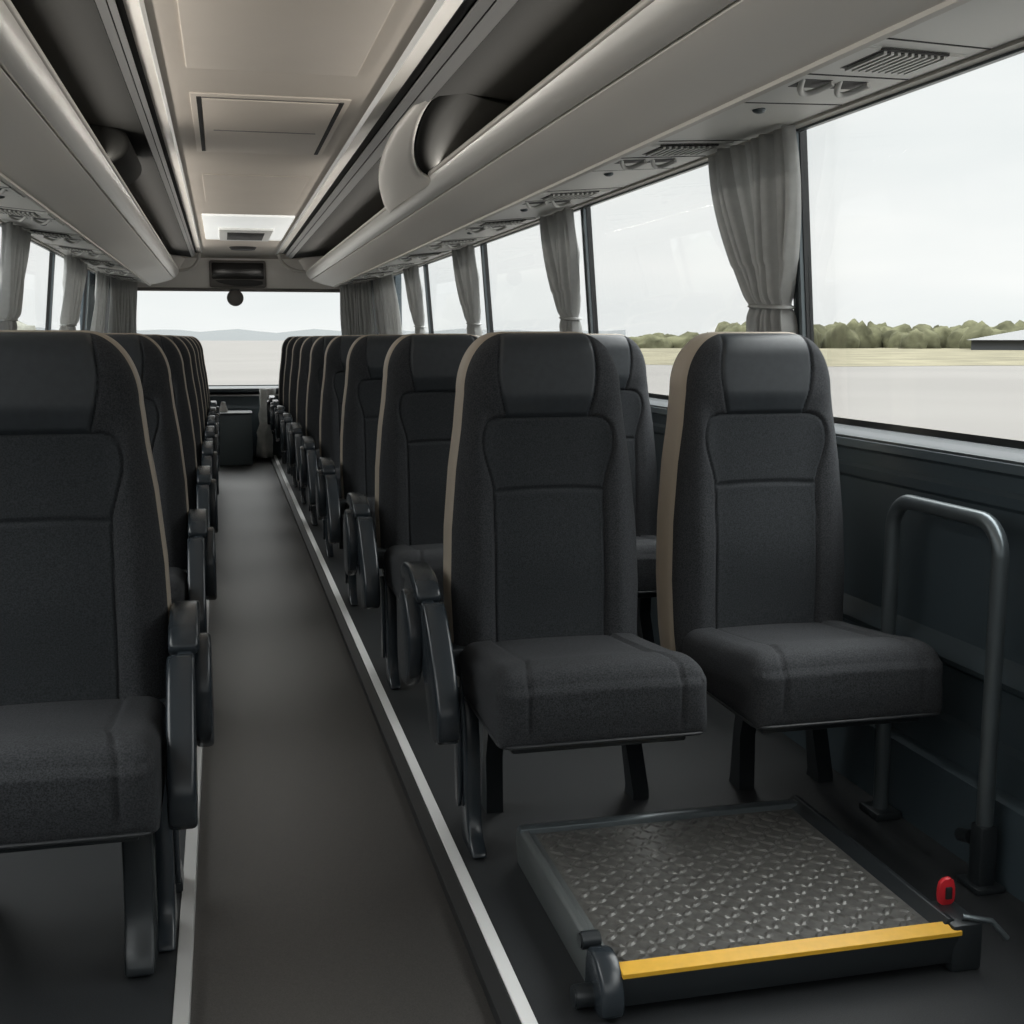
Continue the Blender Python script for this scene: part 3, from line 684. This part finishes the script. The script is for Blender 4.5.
# dry grass strip beyond the tarmac on the right
v = []; f = []; n = 40
def gp(a, r): return (r*math.sin(math.radians(a)), r*math.cos(math.radians(a)))
for k in range(n+1):
    a = 8+k*(107/n); r0 = 118+6*math.sin(k*.7); x, y = gp(a, r0); v.append((x, y, ZG+.02)); x, y = gp(a, 160+8*math.sin(k*.5)); v.append((x, y, ZG+.30)); x, y = gp(a, 700); v.append((x, y, ZG+.5))
for k in range(n):
    for q in range(2): f.append((k*3+q, k*3+q+1, (k+1)*3+q+1, (k+1)*3+q))
o = pydata('dry_grass', v, f, M['grass'], None, True); tag(o, 'strip of dry pale grass beyond the tarmac outside the right windows', 'grass', kind='stuff')
def bushes(name, items, m, label, seed):
    bm = bmesh.new(); rn = random.Random(seed)
    for (x, y, rx, rz, zb) in items:
        b2 = bmesh.new(); bmesh.ops.create_icosphere(b2, subdivisions=3, radius=1)
        off = Vector((rn.uniform(0, 99), rn.uniform(0, 99), 0))
        for vv in b2.verts:
            d = 1+.28*noise.noise(vv.co*1.8+off)+.16*noise.noise(vv.co*4.5+off)
            vv.co = Vector((x+vv.co.x*rx*d, y+vv.co.y*rx*d, zb+max(-.2, vv.co.z)*rz*d))
        me = bpy.data.meshes.new('t'); b2.to_mesh(me); b2.free(); bm.from_mesh(me); bpy.data.meshes.remove(me)
    o = obj(name, bm, m, None, True); tag(o, label, 'trees', kind='stuff'); return o
rn = random.Random(3); it = []
for k in range(330):
    a = 10+k*(94/330)+rn.uniform(-.2, .2); r = 280+rn.uniform(-10, 20); x, y = gp(a, r)
    hgt = 1.0*(5.2+.5*math.sin(a*.5+1)+rn.uniform(-.9, .7))*(.45 if a < 19 else (.62 if a < 23 else 1))
    it.append((x, y, rn.uniform(2.6, 4.6), hgt, ZG+.3))
bushes('tree_line', it, M['scrub'], 'long low line of green scrub on the horizon outside the right windows', 1)
it = []
for k in range(46):
    a = -50+k*(45/46); r = 70+rn.uniform(-6, 10); x, y = gp(a, r)
    it.append((x, y, rn.uniform(2.0, 3.4), rn.uniform(3.0, 4.6)*(1 if a < -8 else .5), ZG))
bushes('pale_trees', it, M['pale_trees'], 'pale hazy trees outside the left windows', 2)
# distant hill band ahead
v = []; f = []; n = 80
for k in range(n+1):
    a = -50+k*.86; x, y = gp(a, 1300); hz = 9+7*noise.noise(Vector((k*.12, 0, 3)))+3*noise.noise(Vector((k*.5, 5, 3)))
    v += [(x*.97, y*.97, ZG), (x, y, hz), (x*1.08, y*1.08, ZG)]
for k in range(n):
    for q in range(2): f.append((k*3+q, k*3+q+1, (k+1)*3+q+1, (k+1)*3+q))
struct(pydata('distant_hills', v, f, M['hill'], None, True))
# low shed on the right
sh = empty('shed', (153, 196, ZG), 'low grey shed with a pale pitched roof at the far right of the field', 'shed'); sh.rotation_euler = (0, 0, math.radians(-38))
boxo('wall', -16, 26, -6, 8, 0, 2.5, M['shed_wall'], sh)
obj('roof', prism([(-7.2, 2.2), (1, 4.4), (9.2, 2.2)], 'x', -16.8, 26.8), M['shed_roof'], sh)
me = [c for c in sh.children if c.name.startswith('roof')][0].data
for vv in me.vertices:
    if vv.co.z > 4: vv.co.x += 11 if vv.co.x < 0 else -11
